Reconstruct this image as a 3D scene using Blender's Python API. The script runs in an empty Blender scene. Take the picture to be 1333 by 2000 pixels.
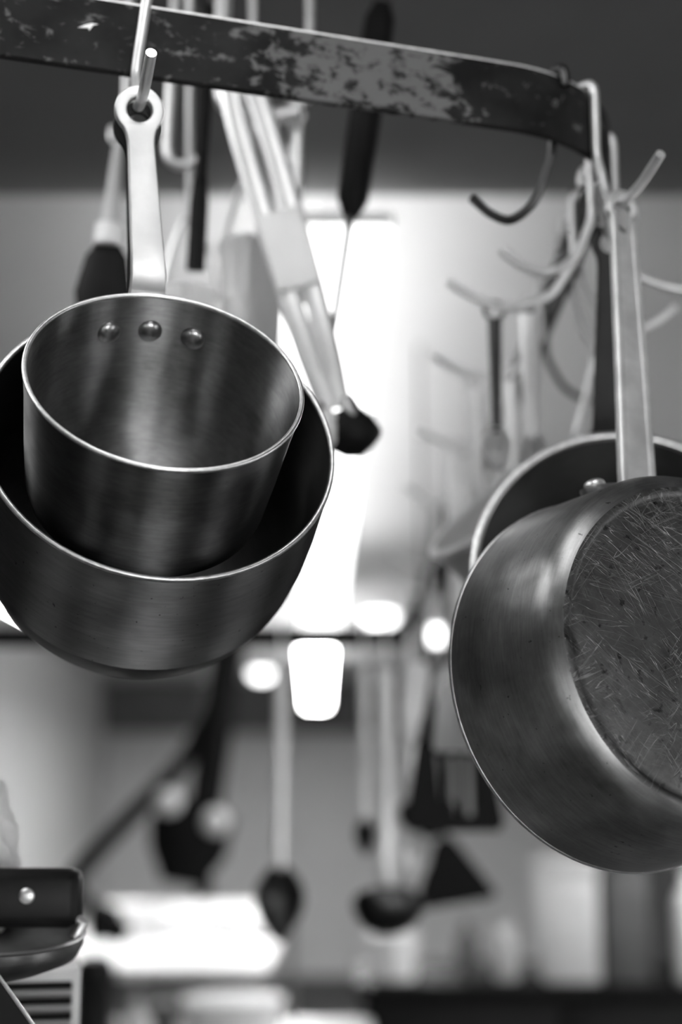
import bpy, bmesh, math, random
from mathutils import Vector, Matrix
random.seed(7)
PI = math.pi
C = bpy.context.scene.collection
sc = bpy.context.scene

# ------------------------------------------------------------------ camera
F = 2778.0                                    # focal length in pixels of the 1333x2000 frame
PITCH = math.atan(578 / F)
EYE = Vector((0, 0, 1.55))
FW = Vector((0, math.cos(PITCH), math.sin(PITCH)))
UP = Vector((0, -math.sin(PITCH), math.cos(PITCH)))
RT = Vector((1, 0, 0))
cam_d = bpy.data.cameras.new('camera')
cam_d.sensor_width = 36; cam_d.lens = F * 36 / 2000
cam_d.clip_start = 0.05
cam_d.dof.use_dof = True
cam_d.dof.focus_distance = 0.815
cam_d.dof.aperture_fstop = 2.8
cam = bpy.data.objects.new('camera', cam_d); C.objects.link(cam)
cam.location = EYE; cam.rotation_euler = (PI / 2 + PITCH, 0, 0)
sc.camera = cam

# ------------------------------------------------------------------ world, daylight, exposure
w = bpy.data.worlds.new('world'); sc.world = w; w.use_nodes = True
bg = w.node_tree.nodes['Background']
bg.inputs[0].default_value = (1, 1, 1, 1); bg.inputs[1].default_value = 10.0
sc.view_settings.view_transform = 'Standard'; sc.view_settings.look = 'None'
sc.view_settings.gamma = 1.0; sc.view_settings.use_curve_mapping = False
sc.view_settings.exposure = 0.0
try:
    sc.cycles.use_denoising = True
    sc.cycles.max_bounces = 8
    sc.cycles.sample_clamp_indirect = 8.0
except Exception:
    pass
LAMP_DOWN, LAMP_UP, ROUND_LAMP, PANEL_LAMP, LAMP_SIDE, LAMP_FAR, LAMP_RIGHT = 4.0, 12.0, 6.0, 7.0, 48.0, 45.0, 60.0

def P(x, y, d):
    """world point seen at frame pixel (x, y), d metres along the camera's axis"""
    return EYE + d * (FW + RT * ((x - 666.5) / F) - UP * ((y - 1000) / F))

# ------------------------------------------------------------------ materials
def nodes_of(name):
    m = bpy.data.materials.new(name); m.use_nodes = True
    nt = m.node_tree; b = nt.nodes['Principled BSDF']
    return m, nt, b
def g(v): return (v, v, v, 1)
def mat(name, v, rough=0.5, metal=0.0, noise=0.0, nscale=20.0, spec=0.5, bump=0.0):
    m, nt, b = nodes_of(name)
    b.inputs['Base Color'].default_value = g(v); b.inputs['Roughness'].default_value = rough
    b.inputs['Metallic'].default_value = metal; b.inputs['Specular IOR Level'].default_value = spec
    if noise or bump:
        tc = nt.nodes.new('ShaderNodeTexCoord'); n = nt.nodes.new('ShaderNodeTexNoise')
        n.inputs['Scale'].default_value = nscale; n.inputs['Detail'].default_value = 6
        nt.links.new(tc.outputs['Object'], n.inputs['Vector'])
        if noise:
            r = nt.nodes.new('ShaderNodeMapRange')
            r.inputs['From Min'].default_value = 0.3; r.inputs['From Max'].default_value = 0.7
            r.inputs['To Min'].default_value = v * (1 - noise); r.inputs['To Max'].default_value = min(1, v * (1 + noise))
            nt.links.new(n.outputs['Fac'], r.inputs['Value']); nt.links.new(r.outputs[0], b.inputs['Base Color'])
        if bump:
            bp = nt.nodes.new('ShaderNodeBump'); bp.inputs['Strength'].default_value = bump; bp.inputs['Distance'].default_value = 0.001
            nt.links.new(n.outputs['Fac'], bp.inputs['Height']); nt.links.new(bp.outputs[0], b.inputs['Normal'])
    return m
def lamp_mat(name, s):
    m = bpy.data.materials.new(name); m.use_nodes = True; nt = m.node_tree; nt.nodes.clear()
    o = nt.nodes.new('ShaderNodeOutputMaterial'); e = nt.nodes.new('ShaderNodeEmission')
    e.inputs[0].default_value = g(1); e.inputs[1].default_value = s
    nt.links.new(e.outputs[0], o.inputs[0]); return m
def math_node(nt, op, a, b=None):
    n = nt.nodes.new('ShaderNodeMath'); n.operation = op
    for i, v in enumerate((a, b)):
        if v is None: continue
        if isinstance(v, (int, float)): n.inputs[i].default_value = v
        else: nt.links.new(v, n.inputs[i])
    return n.outputs[0]
def brushed(name, v, rough=0.32, aniso=0.75, stain=0.35, stain_scale=18, fine=420, bump=0.06, rot=0.25, specks=0.0):
    """spun metal: rings round the local Z axis, cloudy stains, streaked highlights"""
    m, nt, b = nodes_of(name)
    L = nt.links.new
    b.inputs['Metallic'].default_value = 1.0
    tc = nt.nodes.new('ShaderNodeTexCoord'); sp = nt.nodes.new('ShaderNodeSeparateXYZ'); L(tc.outputs['Object'], sp.inputs[0])
    x, y, z = sp.outputs
    r = math_node(nt, 'SQRT', math_node(nt, 'ADD', math_node(nt, 'MULTIPLY', x, x), math_node(nt, 'MULTIPLY', y, y)))
    k = math_node(nt, 'MULTIPLY', math_node(nt, 'ADD', z, r), fine)
    ax = math_node(nt, 'MULTIPLY', math_node(nt, 'DIVIDE', x, math_node(nt, 'ADD', r, 0.001)), 6.0)
    ay = math_node(nt, 'MULTIPLY', math_node(nt, 'DIVIDE', y, math_node(nt, 'ADD', r, 0.001)), 6.0)
    cb = nt.nodes.new('ShaderNodeCombineXYZ'); L(ax, cb.inputs[0]); L(ay, cb.inputs[1]); L(k, cb.inputs[2])
    n1 = nt.nodes.new('ShaderNodeTexNoise'); n1.inputs['Scale'].default_value = 1.0; n1.inputs['Detail'].default_value = 4
    L(cb.outputs[0], n1.inputs['Vector'])
    n2 = nt.nodes.new('ShaderNodeTexNoise'); n2.inputs['Scale'].default_value = stain_scale; n2.inputs['Detail'].default_value = 7
    n2.inputs['Roughness'].default_value = 0.65
    L(tc.outputs['Object'], n2.inputs['Vector'])
    mr = nt.nodes.new('ShaderNodeMapRange'); mr.inputs['From Min'].default_value = 0.3; mr.inputs['From Max'].default_value = 0.7
    mr.inputs['To Min'].default_value = v * (1 - stain); mr.inputs['To Max'].default_value = min(1, v * (1 + stain * 0.4))
    L(n2.outputs['Fac'], mr.inputs['Value'])
    mr1 = nt.nodes.new('ShaderNodeMapRange'); mr1.inputs['From Min'].default_value = 0.25; mr1.inputs['From Max'].default_value = 0.75
    mr1.inputs['To Min'].default_value = 0.82; mr1.inputs['To Max'].default_value = 1.1
    L(n1.outputs['Fac'], mr1.inputs['Value'])
    col = math_node(nt, 'MULTIPLY', mr.outputs[0], mr1.outputs[0])
    if specks:
        n3 = nt.nodes.new('ShaderNodeTexNoise'); n3.inputs['Scale'].default_value = 260; n3.inputs['Detail'].default_value = 2
        L(tc.outputs['Object'], n3.inputs['Vector'])
        m3 = nt.nodes.new('ShaderNodeMapRange'); m3.inputs['From Min'].default_value = 0.70; m3.inputs['From Max'].default_value = 0.76
        m3.inputs['To Min'].default_value = 1.0; m3.inputs['To Max'].default_value = 1 - specks
        L(n3.outputs['Fac'], m3.inputs['Value'])
        col = math_node(nt, 'MULTIPLY', col, m3.outputs[0])
    cc = nt.nodes.new('ShaderNodeCombineColor')
    for i in range(3): L(col, cc.inputs[i])
    L(cc.outputs[0], b.inputs['Base Color'])
    ro = nt.nodes.new('ShaderNodeMapRange'); ro.inputs['From Min'].default_value = 0.3; ro.inputs['From Max'].default_value = 0.7
    ro.inputs['To Min'].default_value = rough * 0.85; ro.inputs['To Max'].default_value = rough * 1.2
    L(n2.outputs['Fac'], ro.inputs['Value']); L(ro.outputs[0], b.inputs['Roughness'])
    b.inputs['Anisotropic'].default_value = aniso; b.inputs['Anisotropic Rotation'].default_value = rot
    tg = nt.nodes.new('ShaderNodeTangent'); tg.direction_type = 'RADIAL'; tg.axis = 'Z'
    L(tg.outputs[0], b.inputs['Tangent'])
    bp = nt.nodes.new('ShaderNodeBump'); bp.inputs['Strength'].default_value = bump; bp.inputs['Distance'].default_value = 0.0006
    L(n1.outputs['Fac'], bp.inputs['Height']); L(bp.outputs[0], b.inputs['Normal'])
    return m
def scratched(name, v, rough=0.42):
    """battered aluminium pan base: scratches in several directions, dark burnt smears, small dents"""
    m, nt, b = nodes_of(name)
    L = nt.links.new
    b.inputs['Metallic'].default_value = 1.0
    tc = nt.nodes.new('ShaderNodeTexCoord')
    tot = None
    for k, (rz, s, wd) in enumerate(((0.55, 15, .010), (1.15, 13, .008), (-0.4, 18, .009), (2.3, 12, .008), (0.75, 28, .012), (0.2, 22, .010))):
        mp = nt.nodes.new('ShaderNodeMapping'); mp.vector_type = 'TEXTURE'; mp.inputs['Rotation'].default_value = (0, 0, rz)
        mp.inputs['Location'].default_value = (k * 3.1, k * 1.7, 0); mp.inputs['Scale'].default_value = (1 / s, 1 / (s * 14), 1)
        nz = nt.nodes.new('ShaderNodeTexNoise'); nz.inputs['Scale'].default_value = 1; nz.inputs['Detail'].default_value = 1
        nz.inputs['Distortion'].default_value = 0.6
        L(tc.outputs['Object'], mp.inputs[0]); L(mp.outputs[0], nz.inputs['Vector'])
        dd = math_node(nt, 'ABSOLUTE', math_node(nt, 'SUBTRACT', nz.outputs['Fac'], 0.53))
        r = nt.nodes.new('ShaderNodeMapRange'); r.inputs['From Min'].default_value = wd; r.inputs['From Max'].default_value = wd * .25
        L(dd, r.inputs['Value'])
        nm = nt.nodes.new('ShaderNodeTexNoise'); nm.inputs['Scale'].default_value = 24; nm.inputs['Detail'].default_value = 3
        mp2 = nt.nodes.new('ShaderNodeMapping'); mp2.inputs['Location'].default_value = (k * 5.3, k * 2.9, k)
        L(tc.outputs['Object'], mp2.inputs[0]); L(mp2.outputs[0], nm.inputs['Vector'])
        rm = nt.nodes.new('ShaderNodeMapRange'); rm.inputs['From Min'].default_value = 0.48; rm.inputs['From Max'].default_value = 0.70
        L(nm.outputs['Fac'], rm.inputs['Value'])
        o1 = math_node(nt, 'MULTIPLY', r.outputs[0], rm.outputs[0])
        tot = o1 if tot is None else math_node(nt, 'MAXIMUM', tot, o1)
    n2 = nt.nodes.new('ShaderNodeTexNoise'); n2.inputs['Scale'].default_value = 22; n2.inputs['Detail'].default_value = 8
    n2.inputs['Roughness'].default_value = 0.7; L(tc.outputs['Object'], n2.inputs['Vector'])
    mr = nt.nodes.new('ShaderNodeMapRange'); mr.inputs['From Min'].default_value = 0.32; mr.inputs['From Max'].default_value = 0.7
    mr.inputs['To Min'].default_value = v * 0.5; mr.inputs['To Max'].default_value = v * 1.15
    L(n2.outputs['Fac'], mr.inputs['Value'])
    n4 = nt.nodes.new('ShaderNodeTexNoise'); n4.inputs['Scale'].default_value = 170; n4.inputs['Detail'].default_value = 3
    L(tc.outputs['Object'], n4.inputs['Vector'])
    m4 = nt.nodes.new('ShaderNodeMapRange'); m4.inputs['From Min'].default_value = 0.62; m4.inputs['From Max'].default_value = 0.72
    m4.inputs['To Min'].default_value = 1.0; m4.inputs['To Max'].default_value = 0.35
    L(n4.outputs['Fac'], m4.inputs['Value'])
    col = math_node(nt, 'MULTIPLY', mr.outputs[0], m4.outputs[0])
    mp = nt.nodes.new('ShaderNodeMapping'); mp.vector_type = 'TEXTURE'; mp.inputs['Rotation'].default_value = (0, 0, 1.15); mp.inputs['Scale'].default_value = (1 / 12, 1 / 45, 1)
    n5 = nt.nodes.new('ShaderNodeTexNoise'); n5.inputs['Scale'].default_value = 1; n5.inputs['Detail'].default_value = 5
    L(tc.outputs['Object'], mp.inputs[0]); L(mp.outputs[0], n5.inputs['Vector'])
    m5 = nt.nodes.new('ShaderNodeMapRange'); m5.inputs['From Min'].default_value = 0.60; m5.inputs['From Max'].default_value = 0.68
    m5.inputs['To Min'].default_value = 1.0; m5.inputs['To Max'].default_value = 0.25
    L(n5.outputs['Fac'], m5.inputs['Value'])
    col = math_node(nt, 'MULTIPLY', col, m5.outputs[0])
    col = math_node(nt, 'ADD', col, math_node(nt, 'MULTIPLY', tot, 0.22))
    cc = nt.nodes.new('ShaderNodeCombineColor')
    for i in range(3): L(col, cc.inputs[i])
    L(cc.outputs[0], b.inputs['Base Color'])
    b.inputs['Roughness'].default_value = rough
    bp = nt.nodes.new('ShaderNodeBump'); bp.inputs['Strength'].default_value = 0.55; bp.inputs['Distance'].default_value = 0.0006
    h = math_node(nt, 'SUBTRACT', math_node(nt, 'MULTIPLY', n4.outputs['Fac'], 0.5), tot)
    L(h, bp.inputs['Height']); L(bp.outputs[0], b.inputs['Normal'])
    return m
def worn_bar(name, x0, x1):
    """dark flat steel with a patch where the coating is worn pale and mottled"""
    m, nt, b = nodes_of(name)
    L = nt.links.new
    tc = nt.nodes.new('ShaderNodeTexCoord'); sp = nt.nodes.new('ShaderNodeSeparateXYZ'); L(tc.outputs['Object'], sp.inputs[0])
    mp = nt.nodes.new('ShaderNodeMapping'); mp.inputs['Scale'].default_value = (70, 70, 110); L(tc.outputs['Object'], mp.inputs[0])
    n = nt.nodes.new('ShaderNodeTexNoise'); n.inputs['Scale'].default_value = 1; n.inputs['Detail'].default_value = 7; n.inputs['Roughness'].default_value = 0.62
    n.inputs['Distortion'].default_value = 0.4
    L(mp.outputs[0], n.inputs['Vector'])
    a = nt.nodes.new('ShaderNodeMapRange'); a.inputs['From Min'].default_value = x0; a.inputs['From Max'].default_value = x0 + (x1 - x0) * 0.6
    a.interpolation_type = 'SMOOTHSTEP'; L(sp.outputs[0], a.inputs['Value'])
    c = nt.nodes.new('ShaderNodeMapRange'); c.inputs['From Min'].default_value = x1; c.inputs['From Max'].default_value = x1 - (x1 - x0) * 0.16
    c.interpolation_type = 'SMOOTHSTEP'; L(sp.outputs[0], c.inputs['Value'])
    msk = math_node(nt, 'MULTIPLY', a.outputs[0], c.outputs[0])
    t = math_node(nt, 'ADD', n.outputs['Fac'], math_node(nt, 'MULTIPLY', msk, 0.17))
    r = nt.nodes.new('ShaderNodeMapRange'); r.inputs['From Min'].default_value = 0.56; r.inputs['From Max'].default_value = 0.68
    r.interpolation_type = 'SMOOTHSTEP'; L(t, r.inputs['Value'])
    col = math_node(nt, 'ADD', math_node(nt, 'MULTIPLY', r.outputs[0], 0.13), 0.006)
    n2 = nt.nodes.new('ShaderNodeTexNoise'); n2.inputs['Scale'].default_value = 25; n2.inputs['Detail'].default_value = 6
    L(tc.outputs['Object'], n2.inputs['Vector'])
    r2 = nt.nodes.new('ShaderNodeMapRange'); r2.inputs['From Min'].default_value = 0.35; r2.inputs['From Max'].default_value = 0.75
    r2.inputs['To Max'].default_value = 0.02; L(n2.outputs['Fac'], r2.inputs['Value'])
    col = math_node(nt, 'ADD', col, math_node(nt, 'MULTIPLY', r2.outputs[0], 1.0))
    cc = nt.nodes.new('ShaderNodeCombineColor')
    for i in range(3): L(col, cc.inputs[i])
    L(cc.outputs[0], b.inputs['Base Color'])
    b.inputs['Roughness'].default_value = 0.6; b.inputs['Specular IOR Level'].default_value = 0.15
    bp = nt.nodes.new('ShaderNodeBump'); bp.inputs['Strength'].default_value = 0.3; bp.inputs['Distance'].default_value = 0.0004
    L(n.outputs['Fac'], bp.inputs['Height']); L(bp.outputs[0], b.inputs['Normal'])
    return m

M = dict(
    ceiling=mat('ceiling_paint', 0.55, 0.9, noise=0.03, nscale=3),
    soffit=mat('soffit_paint', 0.14, 0.7, noise=0.1, nscale=4),
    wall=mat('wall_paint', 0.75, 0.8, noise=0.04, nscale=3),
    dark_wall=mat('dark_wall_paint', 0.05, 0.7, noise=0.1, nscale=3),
    floor=mat('floor_tile', 0.03, 0.6, noise=0.2, nscale=6),
    frame=mat('window_frame_paint', 0.5, 0.5, noise=0.03),
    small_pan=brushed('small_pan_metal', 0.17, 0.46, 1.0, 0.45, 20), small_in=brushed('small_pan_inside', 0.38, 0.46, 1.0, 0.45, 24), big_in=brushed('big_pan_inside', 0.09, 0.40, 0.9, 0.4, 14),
    big_pan=brushed('big_pan_metal', 0.21, 0.48, 1.0, 0.3, 14, specks=0.7),
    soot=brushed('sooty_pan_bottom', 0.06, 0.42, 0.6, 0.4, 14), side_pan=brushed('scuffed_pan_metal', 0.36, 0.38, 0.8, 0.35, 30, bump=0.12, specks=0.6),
    dark_pan=brushed('dark_pan_metal', 0.22, 0.4, 0.5, 0.3),
    pale_pan=mat('pale_enamel', 0.75, 0.35, noise=0.06, nscale=25),
    base=scratched('scratched_base_metal', 0.17),
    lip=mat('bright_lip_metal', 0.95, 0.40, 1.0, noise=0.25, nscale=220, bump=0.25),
    rivet=mat('rivet_metal', 0.5, 0.3, 1.0, noise=0.3, nscale=160, bump=0.15),
    handle=mat('cast_handle_metal', 0.86, 0.5, 1.0, noise=0.05, nscale=60, bump=0.08),
    side_handle=mat('worn_handle_metal', 0.88, 0.45, 0.8, noise=0.2, nscale=40, bump=0.08),
    dark_handle=mat('dark_handle_metal', 0.02, 0.5, 0.0, noise=0.2, nscale=40, spec=0.3),  # shade on the rear handles is put into this colour
    bar=worn_bar('worn_bar_steel', P(380, 100, .95).x, P(925, 150, 1.0).x),
    chip=mat('bare_metal_chip', 0.9, 0.5, 0.3, noise=0.1),
    hook=mat('hook_steel', 0.85, 0.42, 0.75, noise=0.1, nscale=50),
    dark_hook=mat('dark_hook_steel', 0.10, 0.35, 1.0, noise=0.1, nscale=50),
    steel=mat('utensil_steel', 0.85, 0.42, 0.8, noise=0.06, nscale=30),
    grey_steel=mat('grey_steel', 0.35, 0.4, 1.0, noise=0.08, nscale=30),
    black=mat('black_plastic', 0.008, 0.55, noise=0.2, nscale=60, spec=0.15),
    black_gloss=mat('black_gloss_plastic', 0.008, 0.45, noise=0.2, nscale=60, spec=0.25),
    white=mat('white_plastic', 0.9, 0.5, noise=0.03, nscale=30),
    cloth=mat('white_cloth', 0.8, 0.9, noise=0.05, nscale=80, bump=0.3),
    counter=mat('counter_steel', 0.45, 0.45, 1.0, noise=0.1, nscale=8),
    dark_counter=mat('dark_counter', 0.007, 0.55, noise=0.2, nscale=8, spec=0.15),
    louvre=mat('louvre_steel', 0.5, 0.5, 0.5, noise=0.08, nscale=30),
    dark_box=mat('dark_grey_plastic', 0.09, 0.5, noise=0.1, nscale=20),
    pale=mat('pale_plastic', 0.6, 0.5, noise=0.05, nscale=20),
    lamp_down=lamp_mat('lamp_diffuser', LAMP_DOWN), lamp_right=lamp_mat('right_lamp_diffuser', LAMP_RIGHT), lamp_far=lamp_mat('far_lamp_diffuser', LAMP_FAR), lamp_side=lamp_mat('side_lamp_diffuser', LAMP_SIDE), lamp_up=lamp_mat('lamp_uplight', LAMP_UP),
    round_lamp=lamp_mat('round_lamp_glass', ROUND_LAMP), panel_lamp=lamp_mat('panel_lamp_glass', PANEL_LAMP),
)
def glass_mat():
    m = bpy.data.materials.new('window_glass'); m.use_nodes = True; nt = m.node_tree; nt.nodes.clear()  # glass of the added unseen fill windows
    o = nt.nodes.new('ShaderNodeOutputMaterial'); mx = nt.nodes.new('ShaderNodeMixShader'); mx.inputs[0].default_value = 0.06
    t = nt.nodes.new('ShaderNodeBsdfTransparent'); gl = nt.nodes.new('ShaderNodeBsdfGlossy'); gl.inputs['Roughness'].default_value = 0.02
    nt.links.new(t.outputs[0], mx.inputs[1]); nt.links.new(gl.outputs[0], mx.inputs[2]); nt.links.new(mx.outputs[0], o.inputs[0])
    return m
M['glass'] = glass_mat()

# ------------------------------------------------------------------ mesh helpers
def obj(name, bm, m, parent=None, smooth=40):
    bmesh.ops.recalc_face_normals(bm, faces=bm.faces)
    me = bpy.data.meshes.new(name); bm.to_mesh(me); bm.free()
    if smooth:
        me.polygons.foreach_set('use_smooth', [True] * len(me.polygons))
        me.set_sharp_from_angle(angle=math.radians(smooth))
    me.materials.append(m)
    o = bpy.data.objects.new(name, me); C.objects.link(o)
    if parent: o.parent = parent
    return o
def thing(name, label, cat, loc=(0, 0, 0), group=None, mw=None):
    o = bpy.data.objects.new(name, None); C.objects.link(o); o.empty_display_size = 0.02
    if mw is not None: o.matrix_world = mw
    else: o.location = loc
    o['label'] = label; o['category'] = cat
    if group: o['group'] = group
    return o
def tag(o, label, cat, group=None):
    o['label'] = label; o['category'] = cat
    if group: o['group'] = group
    return o
def struct(name, bm, m, parent=None):
    o = obj(name, bm, m, parent, 0)
    if not parent: o['kind'] = 'structure'
    return o
def add_box(bm, lo, hi, bevel=0.0, mw=None):
    r = bmesh.ops.create_cube(bm, size=1)
    vs = r['verts']
    for v in vs:
        v.co = Vector([lo[i] + (v.co[i] + 0.5) * (hi[i] - lo[i]) for i in range(3)])
    if bevel:
        es = list({e for v in vs for e in v.link_edges})
        q = bmesh.ops.bevel(bm, geom=es, offset=bevel, segments=2, affect='EDGES', profile=0.5)
        vs = list({v for f in q['faces'] for v in f.verts} | {v for v in vs if v.is_valid})
    if mw is not None:
        for v in vs: v.co = mw @ v.co
    return bm
def box(lo, hi, bevel=0.0, mw=None):
    return add_box(bmesh.new(), lo, hi, bevel, mw)
def catmull(pts, n=6):
    pts = [Vector(p) for p in pts]
    if len(pts) < 3: return pts
    q = [2 * pts[0] - pts[1]] + pts + [2 * pts[-1] - pts[-2]]
    out = []
    for i in range(1, len(q) - 2):
        a, b, c, d = q[i - 1:i + 3]
        for k in range(n):
            t = k / n
            out.append(0.5 * ((2 * b) + (c - a) * t + (2 * a - 5 * b + 4 * c - d) * t * t + (3 * b - a - 3 * c + d) * t ** 3))
    out.append(pts[-1])
    return out
def add_tube(bm, pts, rad, seg=12, flat=None, closed=False, side=None):
    """round (or flattened: flat = (half width, half thickness) multipliers) rod along pts; rad a number or one per point"""
    pts = [Vector(p) for p in pts]; n = len(pts)
    rads = rad if isinstance(rad, (list, tuple)) else [rad] * n
    tans = []
    for i in range(n):
        a = pts[(i - 1) % n] if closed else pts[max(i - 1, 0)]
        b = pts[(i + 1) % n] if closed else pts[min(i + 1, n - 1)]
        tans.append((b - a).normalized())
    t0 = tans[0]
    u = Vector(side) if side is not None else (Vector((0, 0, 1)) if abs(t0.z) < 0.9 else Vector((1, 0, 0)))
    rings = []
    for i in range(n):
        if side is not None: u = Vector(side)
        u = (u - tans[i] * u.dot(tans[i])).normalized()
        v = tans[i].cross(u)
        fx, fy = flat or (1, 1)
        rings.append([bm.verts.new(pts[i] + rads[i] * (math.cos(2 * PI * k / seg) * u * fx + math.sin(2 * PI * k / seg) * v * fy)) for k in range(seg)])
    for i in range(n if closed else n - 1):
        a, b = rings[i], rings[(i + 1) % n]
        for k in range(seg):
            bm.faces.new((a[k], a[(k + 1) % seg], b[(k + 1) % seg], b[k]))
    if not closed:
        bm.faces.new(rings[0]); bm.faces.new(rings[-1][::-1])
    return bm
def tube(pts, rad, seg=12, **k): return add_tube(bmesh.new(), pts, rad, seg, **k)
def add_lathe(bm, prof, seg=64, mw=None):
    """prof: (radius, z) points from one end to the other; a radius of 0 closes"""
    rings = []
    for r, z in prof:
        if r < 1e-6: rings.append([bm.verts.new((0, 0, z))])
        else: rings.append([bm.verts.new((r * math.cos(2 * PI * k / seg), r * math.sin(2 * PI * k / seg), z)) for k in range(seg)])
    for a, b in zip(rings, rings[1:]):
        for k in range(seg):
            k2 = (k + 1) % seg
            if len(a) == 1: bm.faces.new((a[0], b[k], b[k2]))
            elif len(b) == 1: bm.faces.new((a[k], b[0], a[k2]))
            else: bm.faces.new((a[k], b[k], b[k2], a[k2]))
    if mw is not None:
        for ring in rings:
            for v in ring: v.co = mw @ v.co
    return bm
def lathe(prof, seg=64, mw=None): return add_lathe(bmesh.new(), prof, seg, mw)
def axes(o, x, y, z):
    m = Matrix.Identity(4)
    for i, a in enumerate((x, y, z)):
        for j in range(3): m[j][i] = a[j]
    for j in range(3): m[j][3] = o[j]
    return m
def facing(o, z, yhint=Vector((0, 0, 1))):
    z = Vector(z).normalized(); y = (Vector(yhint) - z * z.dot(Vector(yhint))).normalized()
    return axes(o, y.cross(z), y, z)
def arc(cx, cy, r, a0, a1, n):
    return [(cx + r * math.cos(a0 + (a1 - a0) * i / n), cy + r * math.sin(a0 + (a1 - a0) * i / n)) for i in range(n + 1)]
def plate_bm(outer, holes, thick, bevel):
    """flat plate with holes and rounded edges, in XY, thickness along Z"""
    cu = bpy.data.curves.new('plate', 'CURVE'); cu.dimensions = '2D'; cu.fill_mode = 'BOTH'
    cu.extrude = thick / 2 - bevel; cu.bevel_depth = bevel; cu.bevel_resolution = 2; cu.offset = -bevel
    for loop in [outer] + holes:
        s = cu.splines.new('POLY'); s.points.add(len(loop) - 1); s.use_cyclic_u = True
        for p, q in zip(s.points, loop): p.co = (q[0], q[1], 0, 1)
    o = bpy.data.objects.new('plate', cu)
    me = bpy.data.meshes.new_from_object(o)
    bm = bmesh.new(); bm.from_mesh(me)
    bpy.data.objects.remove(o); bpy.data.curves.remove(cu); bpy.data.meshes.remove(me)
    bmesh.ops.remove_doubles(bm, verts=bm.verts, dist=1e-6)
    return bm
def bend_map(path, side):
    """maps (x, y, z) of a straight strip onto a bent path: y runs along it, x along side, z off its face"""
    pts = catmull(path, 10); L = [0.0]
    for a, b in zip(pts, pts[1:]): L.append(L[-1] + (b - a).length)
    side = Vector(side).normalized()
    def at(y):
        if y <= 0: i = 0
        else:
            i = len(pts) - 2
            for k in range(len(pts) - 1):
                if y <= L[k + 1]: i = k; break
        d = (pts[i + 1] - pts[i]); t = (y - L[i]) / max(d.length, 1e-9)
        t0 = (pts[min(i + 2, len(pts) - 1)] - pts[max(i - 1, 0)]).normalized()
        s = (side - t0 * side.dot(t0)).normalized()
        return pts[i] + d * t, s, s.cross(t0)
    def f(v):
        p, s, m = at(v.y)
        return p + s * v.x + m * v.z
    return f, L[-1]
def handle_bm(path, side, wb, wt, ro, rh, thick, hole_len=0.0, ridge=0.0, neck=1.5, cuts=14):
    """flat pan handle along path (pan end first), ring with a hole at the far end, whose centre is ro before the end"""
    f, L = bend_map(path, side)
    cy = L - ro
    ring = arc(0, cy, ro, math.radians(-38), math.radians(218), 28)
    yn = cy - hole_len - ro * neck
    right = [(wb, 0), (wb + (wt - wb) * 0.5, yn * 0.5), (wt, yn)]
    x1, y1 = ring[0]
    for i in range(1, 6):
        t = i / 6
        right.append(((1 - t) ** 2 * wt + 2 * t * (1 - t) * (wt * 1.02) + t * t * x1, (1 - t) ** 2 * yn + 2 * t * (1 - t) * (yn + (y1 - yn) * 0.75) + t * t * y1))
    outer = right + ring + [(-x, y) for x, y in right[::-1]]
    if hole_len: hole = arc(0, cy, rh, 0, PI, 12) + arc(0, cy - hole_len, rh * 0.7, PI, 2 * PI, 12)
    else: hole = arc(0, cy, rh, 0, 2 * PI, 24)[:-1]
    bm = plate_bm(outer, [hole], thick, min(0.0012, thick * 0.3))
    for k in range(1, cuts):
        bmesh.ops.bisect_plane(bm, geom=bm.verts[:] + bm.edges[:] + bm.faces[:], plane_co=(0, yn * k / cuts, 0), plane_no=(0, 1, 0))
    bmesh.ops.triangulate(bm, faces=[q for q in bm.faces if len(q.verts) > 4])
    if ridge:
        loop = [Vector((x * 0.86, y, thick / 2)) for x, y in outer]
        fine = []
        for a, b in zip(loop, loop[1:]):
            n = max(1, int((b - a).length / 0.008))
            for i in range(n): fine.append(a.lerp(b, i / n))
        fine.append(loop[-1])
        add_tube(bm, fine, ridge, 8, flat=(0.8, 1.2), side=(0, 0, 1))
    for v in bm.verts: v.co = f(v.co)
    return bm
def dome_bm(r, h, mw, foot=0.0):
    prof = [(r * 1.0, -0.001), (r, foot)] + [(r * math.cos(a), foot + h * math.sin(a)) for a in [i * PI / 12 for i in range(1, 6)]] + [(0, foot + h)]
    return lathe([(0, -0.001)] + prof, 24, mw)

# ------------------------------------------------------------------ the room
XL, XR, Y0, Y1, ZC = -2.3, 2.3, -2.6, 14.0, 2.75
YS, ZS, RS = 1.89, 2.48, 0.8                             # dark soffit added to keep the near ceiling dark, curved edge softening the falloff
def ceil_z(y):
    if y < YS: return ZS
    return ZS + RS - math.sqrt(RS * RS - (y - YS) ** 2) if y < YS + RS * .7 else ZC
struct('floor', box((XL, Y0, -0.1), (XR, Y1, 0)), M['floor'])
prof = [(Y0, ZC), (Y0, ZS), (YS, ZS)] + [(YS + RS * math.sin(a), ZS + RS * (1 - math.cos(a))) for a in [i * PI / 4 / 16 for i in range(1, 16)]] + [(YS + RS * .7, ZS + RS * .286), (YS + RS * .7, ZC)]
bm = bmesh.new()
va = [bm.verts.new((XL, y, z)) for y, z in prof]; vb = [bm.verts.new((XR, y, z)) for y, z in prof]
bm.faces.new(va); bm.faces.new(vb[::-1])
for k in range(len(prof)): bm.faces.new((va[k], va[(k + 1) % len(prof)], vb[(k + 1) % len(prof)], vb[k]))
o_ = obj('trim_3', bm, M['soffit'], None, 20); o_['kind'] = 'structure'
struct('ceiling', box((XL, Y0, ZC), (XR, Y1, ZC + 0.1)), M['ceiling'])
struct('trim_2', box((XL, 6.6, 0), (XL + .02, Y1, ZC)), M['wall'])       # pale cladding on the far part of the left wall
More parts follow.
